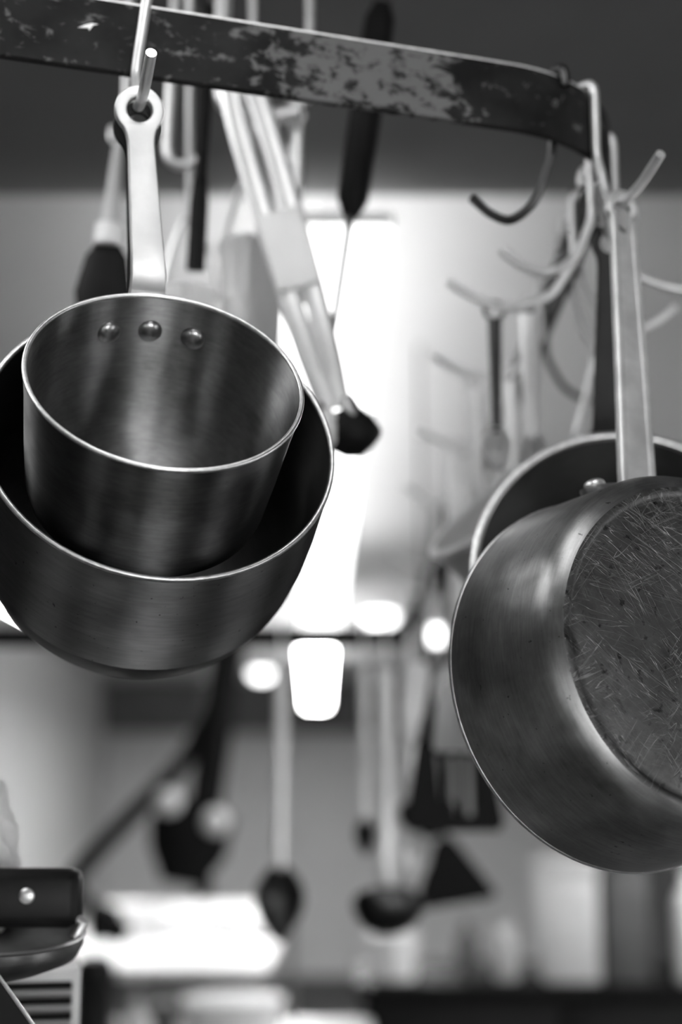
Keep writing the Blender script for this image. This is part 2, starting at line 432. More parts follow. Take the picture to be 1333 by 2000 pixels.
struct('wall_back', box((XL, Y1, -0.1), (XR, Y1 + 0.1, ZC + 0.1)), M['wall'])
struct('trim_1', box((XL, Y1 - 0.25, 2.27), (XR, Y1, ZC)), M['soffit'])        # dark bulkhead along the top of the back wall
WINS = {'front': [(-1.9, -1.62), (-.34, -.12), (.62, 1.92)], 'right': [(-.62, -.34), (.95, 1.2)], 'left': []}  # unseen windows added for fill light and streaked reflections
WZ0, WZ1 = 0.35, 1.95
def wall_with_windows(side, spans):
    """wall with tall window openings; a maps (along, through, up) to the room's axes"""
    if side == 'front': a = lambda u, t, z: (u, Y0 - t, z); u0, u1 = XL, XR
    elif side == 'right': a = lambda u, t, z: (XR + t, u, z); u0, u1 = Y0 - .1, Y1 + .1
    else: a = lambda u, t, z: (XL - t, u, z); u0, u1 = Y0 - .1, Y1 + .1
    def bx(bm, ua, ub, ta, tb, za, zb):
        p, q = a(ua, ta, za), a(ub, tb, zb)
        add_box(bm, [min(x, y) for x, y in zip(p, q)], [max(x, y) for x, y in zip(p, q)])
    bm = bmesh.new()
    bx(bm, u0, u1, 0, .1, -.1, WZ0); bx(bm, u0, u1, 0, .1, WZ1, ZC + .1)
    edges = [u0] + [x for sp_ in spans for x in sp_] + [u1]
    for k in range(0, len(edges), 2): bx(bm, edges[k], edges[k + 1], 0, .1, WZ0, WZ1)
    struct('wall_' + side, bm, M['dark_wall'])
    for x0, x1 in spans:
        bm = bmesh.new()
        bx(bm, x0, x0 + .03, .02, .08, WZ0, WZ1); bx(bm, x1 - .03, x1, .02, .08, WZ0, WZ1)
        bx(bm, x0, x1, .02, .08, WZ0, WZ0 + .04); bx(bm, x0, x1, .02, .08, WZ1 - .04, WZ1)
        wide = x1 - x0 > .6; mid = (x0 + x1) / 2
        if wide: bx(bm, mid - .02, mid + .02, .02, .08, WZ0, WZ1)
        global NWIN
        NWIN += 1
        win = struct('window_%d' % NWIN, bm, M['frame'])  # unseen window added for fill light and streaked reflections
        for pa, pb in (((x0 + .025, mid - .015), (mid + .015, x1 - .025)) if wide else ((x0 + .025, x1 - .025),)):
            bm = bmesh.new(); bx(bm, pa, pb, .048, .052, WZ0 + .035, WZ1 - .035)
            struct('pane', bm, M['glass'], win)
        ld = bpy.data.lights.new('window_portal', 'AREA'); ld.shape = 'RECTANGLE'; ld.size = x1 - x0; ld.size_y = WZ1 - WZ0
        ld.cycles.is_portal = True
        po = bpy.data.objects.new('window_portal', ld); C.objects.link(po)
        po.location = a(mid, .12, (WZ0 + WZ1) / 2)
        po.rotation_euler = (PI / 2, 0, {'front': PI, 'right': PI / 2, 'left': -PI / 2}[side])
NWIN = 0
for sd_, sp_ in WINS.items(): wall_with_windows(sd_, sp_)

# linear lamp hung under the ceiling, running down the kitchen
def linear_lamp(a, b, z, label, half=0.085, cat='ceiling lamp', m='lamp_down', up='lamp_up'):
    t = thing('linear_ceiling_lamp', label, cat, (a[0], a[1], z), 'linear lamps under the ceiling')
    d = Vector((b[0] - a[0], b[1] - a[1], 0)); L = d.length; d.normalize(); s = Vector((d.y, -d.x, 0))
    def pb(x0, x1, y0, y1, z0, z1):
        return box((x0, y0, z0), (x1, y1, z1), 0, axes((0, 0, 0), s, d, (0, 0, 1)))
    obj('housing', pb(-half, half, 0, L, 0.012, 0.032), M['white'], t, 0)
    obj('diffuser', pb(-half + .004, half - .004, .004, L - .004, 0, 0.012), M[m], t, 0)
    obj('uplight', pb(-half + .02, half - .02, .42, L - .02, 0.032, 0.036), M[up], t, 0)
    for y in (0.25, L - 0.25):
        obj('suspension_wire', box((-.002, y - .002, .03), (.002, y + .002, ceil_z(a[1] + y) - z), 0, axes((0, 0, 0), s, d, (0, 0, 1))), M['steel'], t, 0)
    return t
ZL = 2.35
linear_lamp((-0.01, 1.90), (-0.09, 6.4), ZL, 'long bright white linear lamp above the middle of the kitchen')
linear_lamp((-0.13, 7.4), (-0.2, 11.6), ZL, 'far linear lamp glowing below the dark end bar of the rack', m='lamp_far', up='lamp_up')
linear_lamp((1.85, 3.0), (1.85, 5.2), ZL, 'linear lamp hung over the black counter on the right', m='lamp_right', up='white')  # fill lamp added out of view to brighten the counter things
linear_lamp((-1.3, 5.6), (-1.25, 7.3), ZL, 'linear lamp hung over the white prep table behind the pans', m='lamp_side', up='white')  # fill lamp added behind the pans to brighten table and wall

def round_lamp(x, y, label):  # lamps added to make the blurred bright glints
    t = thing('round_ceiling_lamp', label, 'ceiling lamp', (x, y, ZC - 0.05), 'round lamps on the ceiling')
    obj('mount', lathe([(0, 0.05), (0.11, 0.05), (0.11, 0.03), (0, 0.03)], 32), M['white'], t)
    obj('globe', lathe([(0.1, 0.03), (0.1, 0.01), (0.085, -0.02), (0.05, -0.04), (0, -0.047)], 32), M['round_lamp'], t)
round_lamp(0.24, 8.8, 'round glowing ceiling lamp just right of the linear lamp')
round_lamp(0.65, 9.65, 'round ceiling lamp seen beside the big scratched pan')
round_lamp(-0.70, 12.6, 'small round ceiling lamp far back below the nested pans')

def panel_lamp(x, y, sx, sy, label):
    t = thing('ceiling_panel_lamp', label, 'ceiling lamp', (x, y, ZS - 0.04), 'square panel lamps over the cook')
    obj('frame', box((-sx, -sy, 0.01), (sx, sy, 0.04), 0.003), M['white'], t)
    obj('diffuser', box((-sx + .02, -sy + .02, 0), (sx - .02, sy - .02, 0.01)), M['panel_lamp'], t, 0)
panel_lamp(-0.9, 0.75, 0.35, 0.35, 'square panel lamp on the ceiling left of the pots')  # added to brighten the upper left of the scratched pan
panel_lamp(0.05, 0.30, 0.15, 0.30, 'square panel lamp on the ceiling above the pots')

# ------------------------------------------------------------------ the pot rack
ZR = P(300, 86, .93).z                                   # height of the bar's middle
RH, RTK = 0.025, 0.003                                   # half height and half thickness of the flat bar
p0 = P(300, 86, .93); hd = math.radians(73.5)
dirn = Vector((math.sin(hd), math.cos(hd), 0))
XS = 0.207                                               # the long side runs straight away at this X
r_b = 0.125
# straight near end -> bend -> long side
xe = XS - r_b * (1 - math.cos(hd)); s_e = (xe - p0.x) / dirn.x
bend0 = Vector((xe, p0.y + s_e * dirn.y, 0))
cb = bend0 + r_b * Vector((-math.cos(hd), math.sin(hd), 0))
XW, YF = -0.72, 4.15
path = []
s_l = (XW + 0.1 - p0.x) / dirn.x
near_left = Vector((XW + 0.1, p0.y + s_l * dirn.y, 0))
for i in range(21): path.append(near_left.lerp(bend0, i / 20))
for i in range(1, 17):
    ph = hd * (1 - i / 16); path.append(cb + r_b * Vector((math.cos(ph), -math.sin(ph), 0)))
end_y = path[-1].y
for i in range(1, 13): path.append(Vector((XS, end_y + (YF - .15 - end_y) * i / 12, 0)))
for i in range(1, 9):
    a = i / 8 * PI / 2; path.append(Vector((XS - .15 + .15 * math.cos(a), YF - .15 + .15 * math.sin(a), 0)))
for i in range(1, 5): path.append(Vector((XS - .15 + (XW + .15 - XS + .15) * i / 4, YF, 0)))
for i in range(1, 9):
    a = PI / 2 + i / 8 * PI / 2; path.append(Vector((XW + .15 + .15 * math.cos(a), YF - .15 + .15 * math.sin(a), 0)))
yl = near_left.y + 0.1
for i in range(1, 7): path.append(Vector((XW, YF - .15 + (yl - YF + .15) * i / 6, 0)))
path.append(Vector((XW + .03, yl - .07, 0)))
def bar_bm(path, half_h, half_t, closed=True, bev=0.0009):
    bm = bmesh.new(); n = len(path); rings = []
    sec = [(-half_t, -half_h + bev), (-half_t + bev, -half_h), (half_t - bev, -half_h), (half_t, -half_h + bev), (half_t, half_h - bev), (half_t - bev, half_h), (-half_t + bev, half_h), (-half_t, half_h - bev)]
    for i in range(n):
        a = path[(i - 1) % n] if closed else path[max(0, i - 1)]; b = path[(i + 1) % n] if closed else path[min(n - 1, i + 1)]
        t = (b - a); t.z = 0; t.normalize(); nn = Vector((t.y, -t.x, 0))
        rings.append([bm.verts.new(path[i] + nn * u + Vector((0, 0, z))) for u, z in sec])
    for i in range(n if closed else n - 1):
        a, b = rings[i], rings[(i + 1) % n]
        for k in range(8): bm.faces.new((a[k], a[(k + 1) % 8], b[(k + 1) % 8], b[k]))
    if not closed: bm.faces.new(rings[0]); bm.faces.new(rings[-1][::-1])
    return bm
rack = thing('pot_rack', 'dark flat steel pot rack bar with a mottled worn patch, curving away at the right', 'pot rack', (0, 0, ZR))
obj('bar', bar_bm(path, RH, RTK), M['bar'], rack, 30)
for x, y in ((XS, 3.6), (XW, 3.6), (XW, 1.3)):
    obj('suspension_rod', tube([(x, y, RH - .002), (x, y, ceil_z(y) - ZR)], 0.004, 10), M['dark_hook'], rack)
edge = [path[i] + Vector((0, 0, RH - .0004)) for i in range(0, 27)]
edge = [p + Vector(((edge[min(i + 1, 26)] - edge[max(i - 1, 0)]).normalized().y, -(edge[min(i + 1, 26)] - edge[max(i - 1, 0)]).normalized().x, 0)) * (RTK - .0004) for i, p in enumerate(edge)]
obj('bare_edge', tube(edge, .0008, 8), M['lip'], rack)['label'] = 'bare bright top edge of the bar'  # bright strip added for the light caught on the top edge
# bright chip on the near face of the bar
on = lambda px: p0 + dirn * (((px - 666.5) / F * (p0.y * 1.0) - p0.x) / dirn.x)
def bar_at_px(px):
    """point of the bar's centre line (near end and bend) that is seen at frame column px"""
    best = None
    for i in range(37 - 1):
        a, b = path[i], path[i + 1]
        for k in range(20):
            q = a.lerp(b, k / 20); v = Vector((q.x, q.y, ZR)) - EYE
            x = 666.5 + F * v.dot(RT) / v.dot(FW)
            if best is None or abs(x - px) < best[0]: best = (abs(x - px), q.copy(), (b - a).normalized())
    return best[1], Vector((best[2].y, -best[2].x, 0))
q, nn = bar_at_px(168)
bm = plate_bm([(-.0058, -.0012), (.001, -.0004), (.0015, -.0022), (.0042, .0022), (.0072, .0032), (.003, .0034), (-.001, .0016)], [], 0.0004, 0.0001)
mw = facing(q + nn * (RTK + .0001) + Vector((0, 0, .003)) - Vector((0, 0, 0)), nn)
for v in bm.verts: v.co = mw @ v.co
obj('paint_chip', bm, M['chip'], rack)

# ------------------------------------------------------------------ hooks
def hook(q, out, label, curl=None, m='hook', reach=1.0, drop=1.0, rod=0.0034, zb=ZR, lean=0.0, flat=False):
    """hook over the bar at centre-line point q; out = side the shank hangs on, curl = direction its end points"""
    out = Vector(out).normalized(); curl = Vector(curl if curl is not None else out).normalized()
    t = thing('pot_hook', label, 'hook', (q[0], q[1], zb), 'hooks on the pot rack')
    d = RTK + rod + .0010
    Z = Vector((0, 0, 1)); tang = Vector((-out.y, out.x, 0))
    pts = [-out * d + Z * (RH - .009), -out * d + Z * (RH - .002), -out * d * .7 + Z * (RH + rod * 1.4), Z * (RH + rod * 1.9) , out * d * .7 + Z * (RH + rod * 1.4), out * d + Z * (RH - .002) + tang * lean * .2,
           out * d + tang * lean * .6, out * d - Z * RH + tang * lean]
    b = pts[-1]
    for o, z in (((.006, -.014), (.014, -.030), (.03, -.039), (.055, -.040), (.085, -.034)) if flat else ((.006, -.014), (.024, -.038), (.056, -.05), (.084, -.043), (.110, -.028))):
        pts.append(b + curl * o * reach + Z * z * drop)
    obj('rod', tube(catmull(pts, 6), rod, 12), M[m], t)
    return t, Vector((q[0], q[1], zb)) + b + curl * (.031 if flat else .056) * reach - Z * (.0395 if flat else .05) * drop
ql, nl = bar_at_px(284)
_, rest_small = hook(ql, nl, 'hook holding the small and big pans by their handle rings', curl=(0.26, -1, 0), m='hook', lean=-.0065, flat=True)
q1, n1 = bar_at_px(1146)
_, rest_front = hook(q1, n1, 'hook at the bend holding the scratched pan', curl=(0.24, -.97, 0), flat=True, reach=1.15, drop=1.35)
qs, ns_ = bar_at_px(1180)
_, rest_dark = hook((XS, end_y, 0), (1, 0, 0), 'hook behind the bend holding the dark pan handle', curl=(-.32, -1, 0), reach=.9)
# inner hooks along the long side, pointing left, and outer ones pointing right
q2, n2 = bar_at_px(1092)
hook(q2, -n2, 'dark hook nearest inside the bend with its tip pointing left', curl=(-.62, .3, 0), m='dark_hook', reach=.56)
hook((XS, end_y + .02, 0), (-1, 0, 0), 'second pale hook inside the bend with its tip pointing left', curl=(-.8, .1, 0), reach=.66)
inner = []
for D, nm in ((1.15, 'third'), (1.35, 'fourth'), (1.63, 'fifth'), (1.94, 'sixth'), (2.46, 'seventh'), (2.75, 'eighth')):
    h = hook((XS, D, 0), (-1, 0, 0), nm + ' hook from the bend pointing left inside the rack', curl=(-1, -.1, 0), reach=1.0)
    inner.append(h[1])
for D, nm, rc in ((1.10, 'first', 1.2), (1.20, 'second', .75), (1.42, 'third', .8), (1.75, 'fourth', .9), (2.15, 'fifth', 1)):
    hook((XS, D, 0), (1, 0, 0), nm + ' hook from the bend pointing right outside the rack', reach=rc, m='hook' if rc != .8 else 'dark_hook')

# ------------------------------------------------------------------ pans
def pan_frame(c, el, az):
    n = Vector((math.sin(az) * math.cos(el), -math.cos(az) * math.cos(el), math.sin(el)))
    u = (Vector((0, 0, 1)) - n * n.z).normalized()
    return axes(c, u.cross(n), u, n)
def wall_profile(R, pts, th):
    """closed shell: outer points (radius, z) rim to base centre, then the inside back up"""
    outer = pts
    inner = []
    for i, (r, z) in enumerate(pts):
        a = pts[max(0, i - 1)]; b = pts[min(len(pts) - 1, i + 1)]
        d = Vector((b[0] - a[0], b[1] - a[1])).normalized(); nn = Vector((d.y, -d.x))   # towards axis / up
        p = Vector((r, z)) + nn * th
        inner.append((max(0, p.x), p.y))
    inner[0] = (pts[0][0] - th, pts[0][1]); inner[-1] = (0, pts[-1][1] + th)
    return outer, inner
def lip(R, z, r, seg=96):
    return tube([(R * math.cos(2 * PI * i / seg), R * math.sin(2 * PI * i / seg), z) for i in range(seg)], r, 10, closed=True)

# small saucepan, nested in front
T1 = pan_frame(P(324, 737, .815), .61, .27)
R1 = .0804
pan1 = thing('small_saucepan', 'small brushed saucepan with three rivets inside, nested in the bigger pan', 'saucepan', mw=T1)
prof = [(R1, 0), (R1 - .002, -.02), (R1 - .0045, -.055), (R1 - .007, -.082), (R1 - .010, -.092), (R1 - .017, -.099), (R1 - .03, -.1015), (0, -.102)]
o_, i_ = wall_profile(R1, prof, .0016)
obj('body', lathe(o_, 96), M['small_pan'], pan1, 50)
obj('inside', lathe(i_ + [o_[0]] if False else i_, 96), M['small_in'], pan1, 50)
obj('lip', lip(R1 - .0008, 0, .0015), M['lip'], pan1)
inv = T1.inverted()
ro = .0148
ring_pos = inv @ (rest_small + Vector((-.0005, 0.0, -.004)))
a_h = math.radians(0)
wp = lambda z, dr, a: Vector((math.sin(a) * (R1 + dr), math.cos(a) * (R1 + dr), z))
ah = -0.07
hpath = [wp(-.034, .0005, ah), wp(-.012, .004, ah), wp(.008, .0065, ah)]
zdir = (ring_pos - hpath[-1]).normalized()
hpath += [hpath[-1].lerp(ring_pos, .35), hpath[-1].lerp(ring_pos, .7), ring_pos + zdir * .0152]
obj('handle', handle_bm(hpath, (1, 0, 0), .0120, .0083, .0152, .0078, .0065), M['handle'], pan1)
for a in (-.36, -.02, .33):
    c = Vector((math.sin(a) * (R1 - .004), math.cos(a) * (R1 - .004), -.024))
    obj('rivet', dome_bm(.0076, .0042, facing(c, (-math.sin(a), -math.cos(a), 0))), M['rivet'], pan1)

# bigger pan behind it
T2 = pan_frame(P(315.7, 850.3, .853), .4537, .2668)
R2 = .1061
pan2 = thing('deep_saucepan', 'deep brushed pan with a rounded bottom that the small saucepan sits in', 'saucepan', mw=T2)
prof = [(R2, 0), (R2 + .0008, -.02), (R2 + .0016, -.045), (R2 + .0014, -.07), (R2 - .0005, -.09), (R2 - .002, -.098), (R2 - .004, -.105), (R2 - .010, -.122), (R2 - .018, -.136), (R2 - .030, -.149), (R2 - .046, -.156), (R2 - .058, -.157), (0, -.157)]
o_, i_ = wall_profile(R2, prof, .0016)
obj('body', lathe(o_[:6], 128), M['big_pan'], pan2, 60)
obj('bottom', lathe(o_[5:], 128), M['soot'], pan2, 60)['label'] = 'dark sooty rounded bottom'  # black reflection put into the colour of the bottom
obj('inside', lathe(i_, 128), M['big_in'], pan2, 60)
obj('lip', lip(R2 - .0008, 0, .0017), M['lip'], pan2)
inv = T2.inverted()
ring_pos = inv @ (rest_small + Vector((-.004, 0.018, -.006)))
wp = lambda z, dr, a: Vector((math.sin(a) * (R2 + dr), math.cos(a) * (R2 + dr), z))
ah = -0.06
hpath = [wp(-.034, .0005, ah), wp(-.012, .004, ah), wp(.006, .006, ah)]
zdir = (ring_pos - hpath[-1]).normalized()
hpath += [hpath[-1].lerp(ring_pos, .35), hpath[-1].lerp(ring_pos, .7), ring_pos + zdir * .0152]
obj('handle', handle_bm(hpath, (1, 0, 0), .0120, .0083, .0152, .0078, .0065), M['dark_handle'], pan2)
for a in (-.30, -.06, .18):
    c = Vector((math.sin(a) * (R2 - .004), math.cos(a) * (R2 - .004), -.024))
    obj('rivet', dome_bm(.0072, .004, facing(c, (-math.sin(a), -math.cos(a), 0))), M['rivet'], pan2)

# scratched pan at the right, base towards the camera; local +Z points out of the opening (away)
K = 1.02
nb = Vector((math.sin(.40), -math.cos(.40), 0.13)).normalized()
c_rim = P(1206, 1330, .885 * K)
u_ = (Vector((0, 0, 1)) - nb * nb.z).normalized()
T3 = axes(c_rim, u_.cross(-nb), u_, -nb)
R3, H3, RB3 = .1163 * K, .094 * K, .101 * K
pan3 = thing('scratched_saucepan', 'scuffed saucepan at the right showing its round scratched base', 'saucepan', mw=T3)
SL3 = (R3 - RB3 - .006) / (H3 - .014)
prof = [(R3, 0), (R3 - SL3 * .03, -.03), (RB3 + .006, -H3 + .014), (RB3 + .003, -H3 + .007), (RB3 - .001, -H3 + .0025), (RB3 - .006, -H3)]
inn = [(R3 - .002, 0), (R3 - SL3 * .03 - .002, -.03), (RB3 + .003, -H3 + .014), (RB3 - .006, -H3 + .004), (0, -H3 + .004)]
obj('body', lathe(inn[::-1] + prof, 128), M['side_pan'], pan3, 50)
bp_ = [(RB3 - .006, -H3)] + [(RB3 - .0085, -H3 - .0006), (RB3 - .0105, -H3 + .0002), (RB3 - .012, -H3 + .0009), (RB3 - .0145, -H3 + .0002), (RB3 * .6, -H3 + .0004), (0, -H3 + .0006)]
obj('base', lathe(bp_, 128), M['base'], pan3, 60)
obj('lip', lip(R3 - .001, 0, .0018), M['lip'], pan3)
inv = T3.inverted()
ring_pos = inv @ (rest_front + Vector((0.000, -.0, -.006)))
# bracket on the top of the wall
bw = .036 * K
bz = -.032
bm = bmesh.new()
rr = R3 + SL3 * bz + .0005
rows = []
for i in range(25):
    a = -0.33 + 0.66 * i / 24 - .07
    e = abs(i - 12) / 12; hw = .0105 if e < .85 else .0105 * math.sqrt(max(0.05, 1 - ((e - .85) / .15) ** 2))
    row = []
    for dz, dr in ((-hw, -.0005), (-hw, .0042), (-hw + .001, .0050), (hw - .001, .0050), (hw, .0042), (hw, -.0005)):
        k = R3 + SL3 * (bz + dz) + dr
        row.append(bm.verts.new((math.sin(a) * k, math.cos(a) * k, bz + dz)))
    rows.append(row)
for a, b in zip(rows, rows[1:]):
    for k in range(6): bm.faces.new((a[k], a[(k + 1) % 6], b[(k + 1) % 6], b[k]))
bm.faces.new(rows[0]); bm.faces.new(rows[-1][::-1])
hp = Vector((math.sin(-.06) * (rr + .0008), math.cos(-.06) * (rr + .0008), bz - .004))
sd = Vector((-1, 0, 0))          # image right is local -x here
ring_dir = (ring_pos - hp).normalized()
hpath = [hp, hp + Vector((0, .012, 0)).lerp(ring_dir * .012, .5), hp.lerp(ring_pos, .35), hp.lerp(ring_pos, .7), ring_pos + ring_dir * .0125]
h3 = obj('handle', handle_bm(hpath, sd, .0125, .0088, .0125, .0072, .007, hole_len=.014, ridge=.0021, neck=.9), M['side_handle'], pan3)
obj('bracket', bm, M['grey_steel'], h3)
for a in (-.225, .19):
    c = Vector((math.sin(a) * (rr + .0036), math.cos(a) * (rr + .0036), bz - .001))
    obj('rivet', dome_bm(.0068, .0042, facing(c, (math.sin(a), math.cos(a), 0), Vector((0, 0, 1))), foot=.0015), M['lip'], h3)

# pan behind it, opening towards the camera
KK = 1.03 / .96
T4 = pan_frame(P(1242, 1139, 1.03), .19, .076)
R4 = .1107 * KK
pan4 = thing('dark_saucepan', 'dark saucepan with a thick pale rim behind the scratched pan', 'saucepan', mw=T4)
prof = [(R4, 0), (R4 - .003, -.03), (R4 - .007, -.08), (R4 - .014, -.1), (R4 - .03, -.106), (0, -.107)]
o_, i_ = wall_profile(R4, prof, .002)
obj('body', lathe(i_[::-1] + o_, 96), M['dark_pan'], pan4, 50)
obj('lip', lip(R4 - .0006, 0, .0032), M['lip'], pan4)
inv = T4.inverted()
ring_pos = inv @ (rest_dark + Vector((0, 0, -.004)))
wp = lambda z, dr, a: Vector((math.sin(a) * (R4 + dr), math.cos(a) * (R4 + dr), z))
ah = -.08
hpath = [wp(-.034, .0005, ah), wp(-.014, .004, ah), wp(.0, .008, ah)]
zdir = (ring_pos - hpath[-1]).normalized()
hpath += [hpath[-1].lerp(ring_pos, .35), hpath[-1].lerp(ring_pos, .7), ring_pos + zdir * .0135]
obj('handle', handle_bm(hpath, (1, 0, 0), .0115, .0085, .0135, .0075, .007), M['dark_handle'], pan4)

# pale pan whose rim shows at the left of the dark one
n5 = (RT * -.60 + UP * .79 - FW * .12).normalized()
T5 = facing(P(984, 980, 1.25), n5, RT * .79 + UP * .61)
R5 = .076
pan5 = thing('pale_saucepan', 'pale saucepan edge with a bright rim peeping out left of the dark saucepan', 'saucepan', mw=T5)
prof = [(R5, 0), (R5 - .002, -.02), (R5 - .008, -.05), (R5 - .02, -.065), (R5 - .034, -.072), (0, -.073)]
o_, i_ = wall_profile(R5, prof, .002)
obj('body', lathe(i_[::-1] + o_, 72), M['pale_pan'], pan5, 50)
obj('lip', lip(R5, 0, .0042), M['white'], pan5)
_, rest_pale = hook((XS, 1.24, 0), (1, 0, 0), 'short hook behind the dark handle holding the pale saucepan', reach=.35)
ring_pos = T5.inverted() @ (rest_pale + Vector((0, 0, -.005)))
hp = [Vector((0, R5 + .0005, -.02)), Vector((0, R5 + .008, .004))]
zdir = (ring_pos - hp[-1]).normalized()
hp += [hp[-1].lerp(ring_pos, .5), ring_pos + zdir * .011]
obj('handle', handle_bm(hp, (1, 0, 0), .010, .006, .011, .0065, .004), M['steel'], pan5)

# ------------------------------------------------------------------ hanging utensils (local origin = the hanging loop, -Z is down)
def ring_part(t, m, r=.008, rr=.0018):
    seg = 20
    return obj('loop', tube([(r * math.cos(2 * PI * i / seg), 0, r * math.sin(2 * PI * i / seg) - r) for i in range(seg)], rr, 8, closed=True), m, t)
def hung(name, label, cat, at, tilt=(0, 0, 0), group=None):
    t = thing(name, label, cat, at, group); t.rotation_euler = tilt
    return t
def spoon(at, L, label, tilt=(0, 0, 0), bw=.04, bl=.09, m='steel', mb=None, hw=.009, group='hanging spoons and ladles'):
    t = hung('spoon', label, 'spoon', at, tilt, group)
    ring_part(t, M[m])
    obj('handle', tube([(0, 0, -.015), (0, 0, -L * .5), (0, 0.002, -(L - bl) - .004)], [hw * 1.0, hw * .8, hw * .7], 10, flat=(1, .35), side=(1, 0, 0)), M[m], t)
    bm = bmesh.new(); rings = []; n = 14
    for i in range(n + 1):
        s = i / n; wv = bw * math.sin(PI * min(1, s * 0.92 + .06)) ** .75 * (1.15 - .35 * s)
        row = []
        for k in range(9):
            x = -1 + k / 4
            row.append(bm.verts.new((wv * x, .018 * (1 - x * x) * math.sin(PI * (s * .9 + .05)) - .004, -(L - bl) - bl * s)))
        rings.append(row)
    for a, b in zip(rings, rings[1:]):
        for k in range(8): bm.faces.new((a[k], a[k + 1], b[k + 1], b[k]))
    bmesh.ops.solidify(bm, geom=bm.faces[:], thickness=.0015)
    obj('bowl', bm, M[mb or m], t)
    return t
def ladle(at, L, label, tilt=(0, 0, 0), r=.045, m='steel', mb=None, hw=.008, group='hanging spoons and ladles'):
    t = hung('ladle', label, 'ladle', at, tilt, group)
    ring_part(t, M[m])
    obj('handle', tube(catmull([(0, 0, -.015), (0, 0, -L * .6), (0, .006, -L + r * .9), (0, -.004 + r * .2, -L + r * .5)], 5), hw, 10, flat=(1, .4), side=(1, 0, 0)), M[m], t)
    prof = [(r * math.cos(a), -r * math.sin(a) * .85) for a in [i * PI / 20 for i in range(0, 10)]] + [(0, -r * .85)]
    inn = [((r - .002) * math.cos(a), -(r - .002) * math.sin(a) * .85) for a in [i * PI / 20 for i in range(0, 10)]] + [(0, -(r - .002) * .85)]
    mw = Matrix.Translation((0, -r * .85, -L + r * .75)) @ Matrix.Rotation(-.5, 4, 'X')
    obj('bowl', lathe(inn[::-1] + prof, 32, mw), M[mb or m], t)
    return t
def turner(at, L, label, tilt=(0, 0, 0), bw=.045, bl=.1, m='black', mb='black', slots=False, taper=.75):
    t = hung('turner', label, 'turner', at, tilt, 'hanging turners')
    ring_part(t, M[m])
    obj('handle', tube([(0, 0, -.012), (0, 0, -.12), (0, 0, -L + bl)], [.009, .010, .006], 10, flat=(1, .6), side=(1, 0, 0)), M[m], t)
    out = [(-bw * taper, 0), (-bw * taper * .6, .012), (bw * taper * .6, .012), (bw * taper, 0), (bw, -bl * .9), (bw * .9, -bl), (-bw * .9, -bl), (-bw, -bl * .9)]
    hl = [[(x - .004, -.02), (x + .004, -.02), (x + .004, -bl + .02), (x - .004, -bl + .02)] for x in (-.02, 0, .02)] if slots else []
    bm = plate_bm(out, hl, .003, .0006)
    mw = Matrix.Translation((0, 0, -L + bl)) @ Matrix.Rotation(PI / 2 - .18, 4, 'X')
    for v in bm.verts: v.co = mw @ v.co
    obj('blade', bm, M[mb], t, 30)
    return t

# bar under the ceiling, above the picture, that carries the long wire hooks
YB = P(600, 0, 1.27).y
ZB = 2.36
ub = thing('utensil_bar', 'thin steel bar under the ceiling carrying long wire hooks', 'rail', (0, YB, ZB))
obj('bar', tube([(-.42, 0, 0), (.12, 0, 0)], .006, 12), M['steel'], ub)
for x in (-.38, .09): obj('suspension_rod', tube([(x, 0, .005), (x, 0, ZS - ZB)], .004, 8), M['steel'], ub)
def long_hook(px_top, px_low, y_low, label, tail, m='hook', rod=.0045):
    """wire hook from the bar; shank seen from column px_top to (px_low, y_low), then bends through tail (frame dx, dy) at the same depth"""
    d = 1.27
    a = P(px_top, -40, d); a.y = YB; b = P(px_low, y_low, d); b.y = YB
    top = Vector((a.x, YB, ZB))
    t = thing('wire_hook', label, 'hook', top, 'long wire hooks behind the bar')
    off = Vector((0, -.006 - rod, 0))
    pts = [Vector((0, .006 + rod, -.014)), Vector((0, .006 + rod, .0)), Vector((0, 0, .006 + rod)), off, b - top + off]
    out = catmull(pts[:4], 4) + [pts[3].lerp(pts[4], .5)] + [pts[4]]
    tl = [pts[4]]
    for dx, dy in tail:
        q = P(px_low + dx, y_low + dy, d); q.y = YB; tl.append(q - top + off)
    out = out[:-1] + catmull(tl, 6)
    obj('rod', tube(out, rod, 12), M[m], t)
    return b + off
long_hook(441, 437, 205, 'large pale wire hook with a wide curl just under the worn patch', [(8, 35), (40, 58), (80, 66), (150, 52)], rod=.0075)
hb = long_hook(352, 338, 330, 'pale wire hook just right of the small saucepan handle', [(6, 26), (30, 36), (56, 24)], rod=.005)
hc = long_hook(606, 606, 205, 'straight pale wire hook left of the black sharpening steel', [(-4, 22), (-24, 30), (-40, 16)], rod=.004)
hd_ = long_hook(752, 750, -12, 'short wire hook carrying the black sharpening steel', [(4, 14), (18, 16), (26, 4)], rod=.003, m='dark_hook')
he = long_hook(412, 410, -14, 'short wire hook carrying the slim black utensil', [(4, 12), (16, 14), (22, 4)], rod=.003, m='dark_hook')
hf = long_hook(258, 256, 270, 'pale wire hook half hidden by the small saucepan handle', [(-4, 20), (-18, 26), (-28, 18)], rod=.004)

def px_vec(a, b):
    return b - a
def tilt_to(v):
    """rotation that takes local -Z onto v"""
    return Vector((0, 0, -1)).rotation_difference(Vector(v)).to_euler()
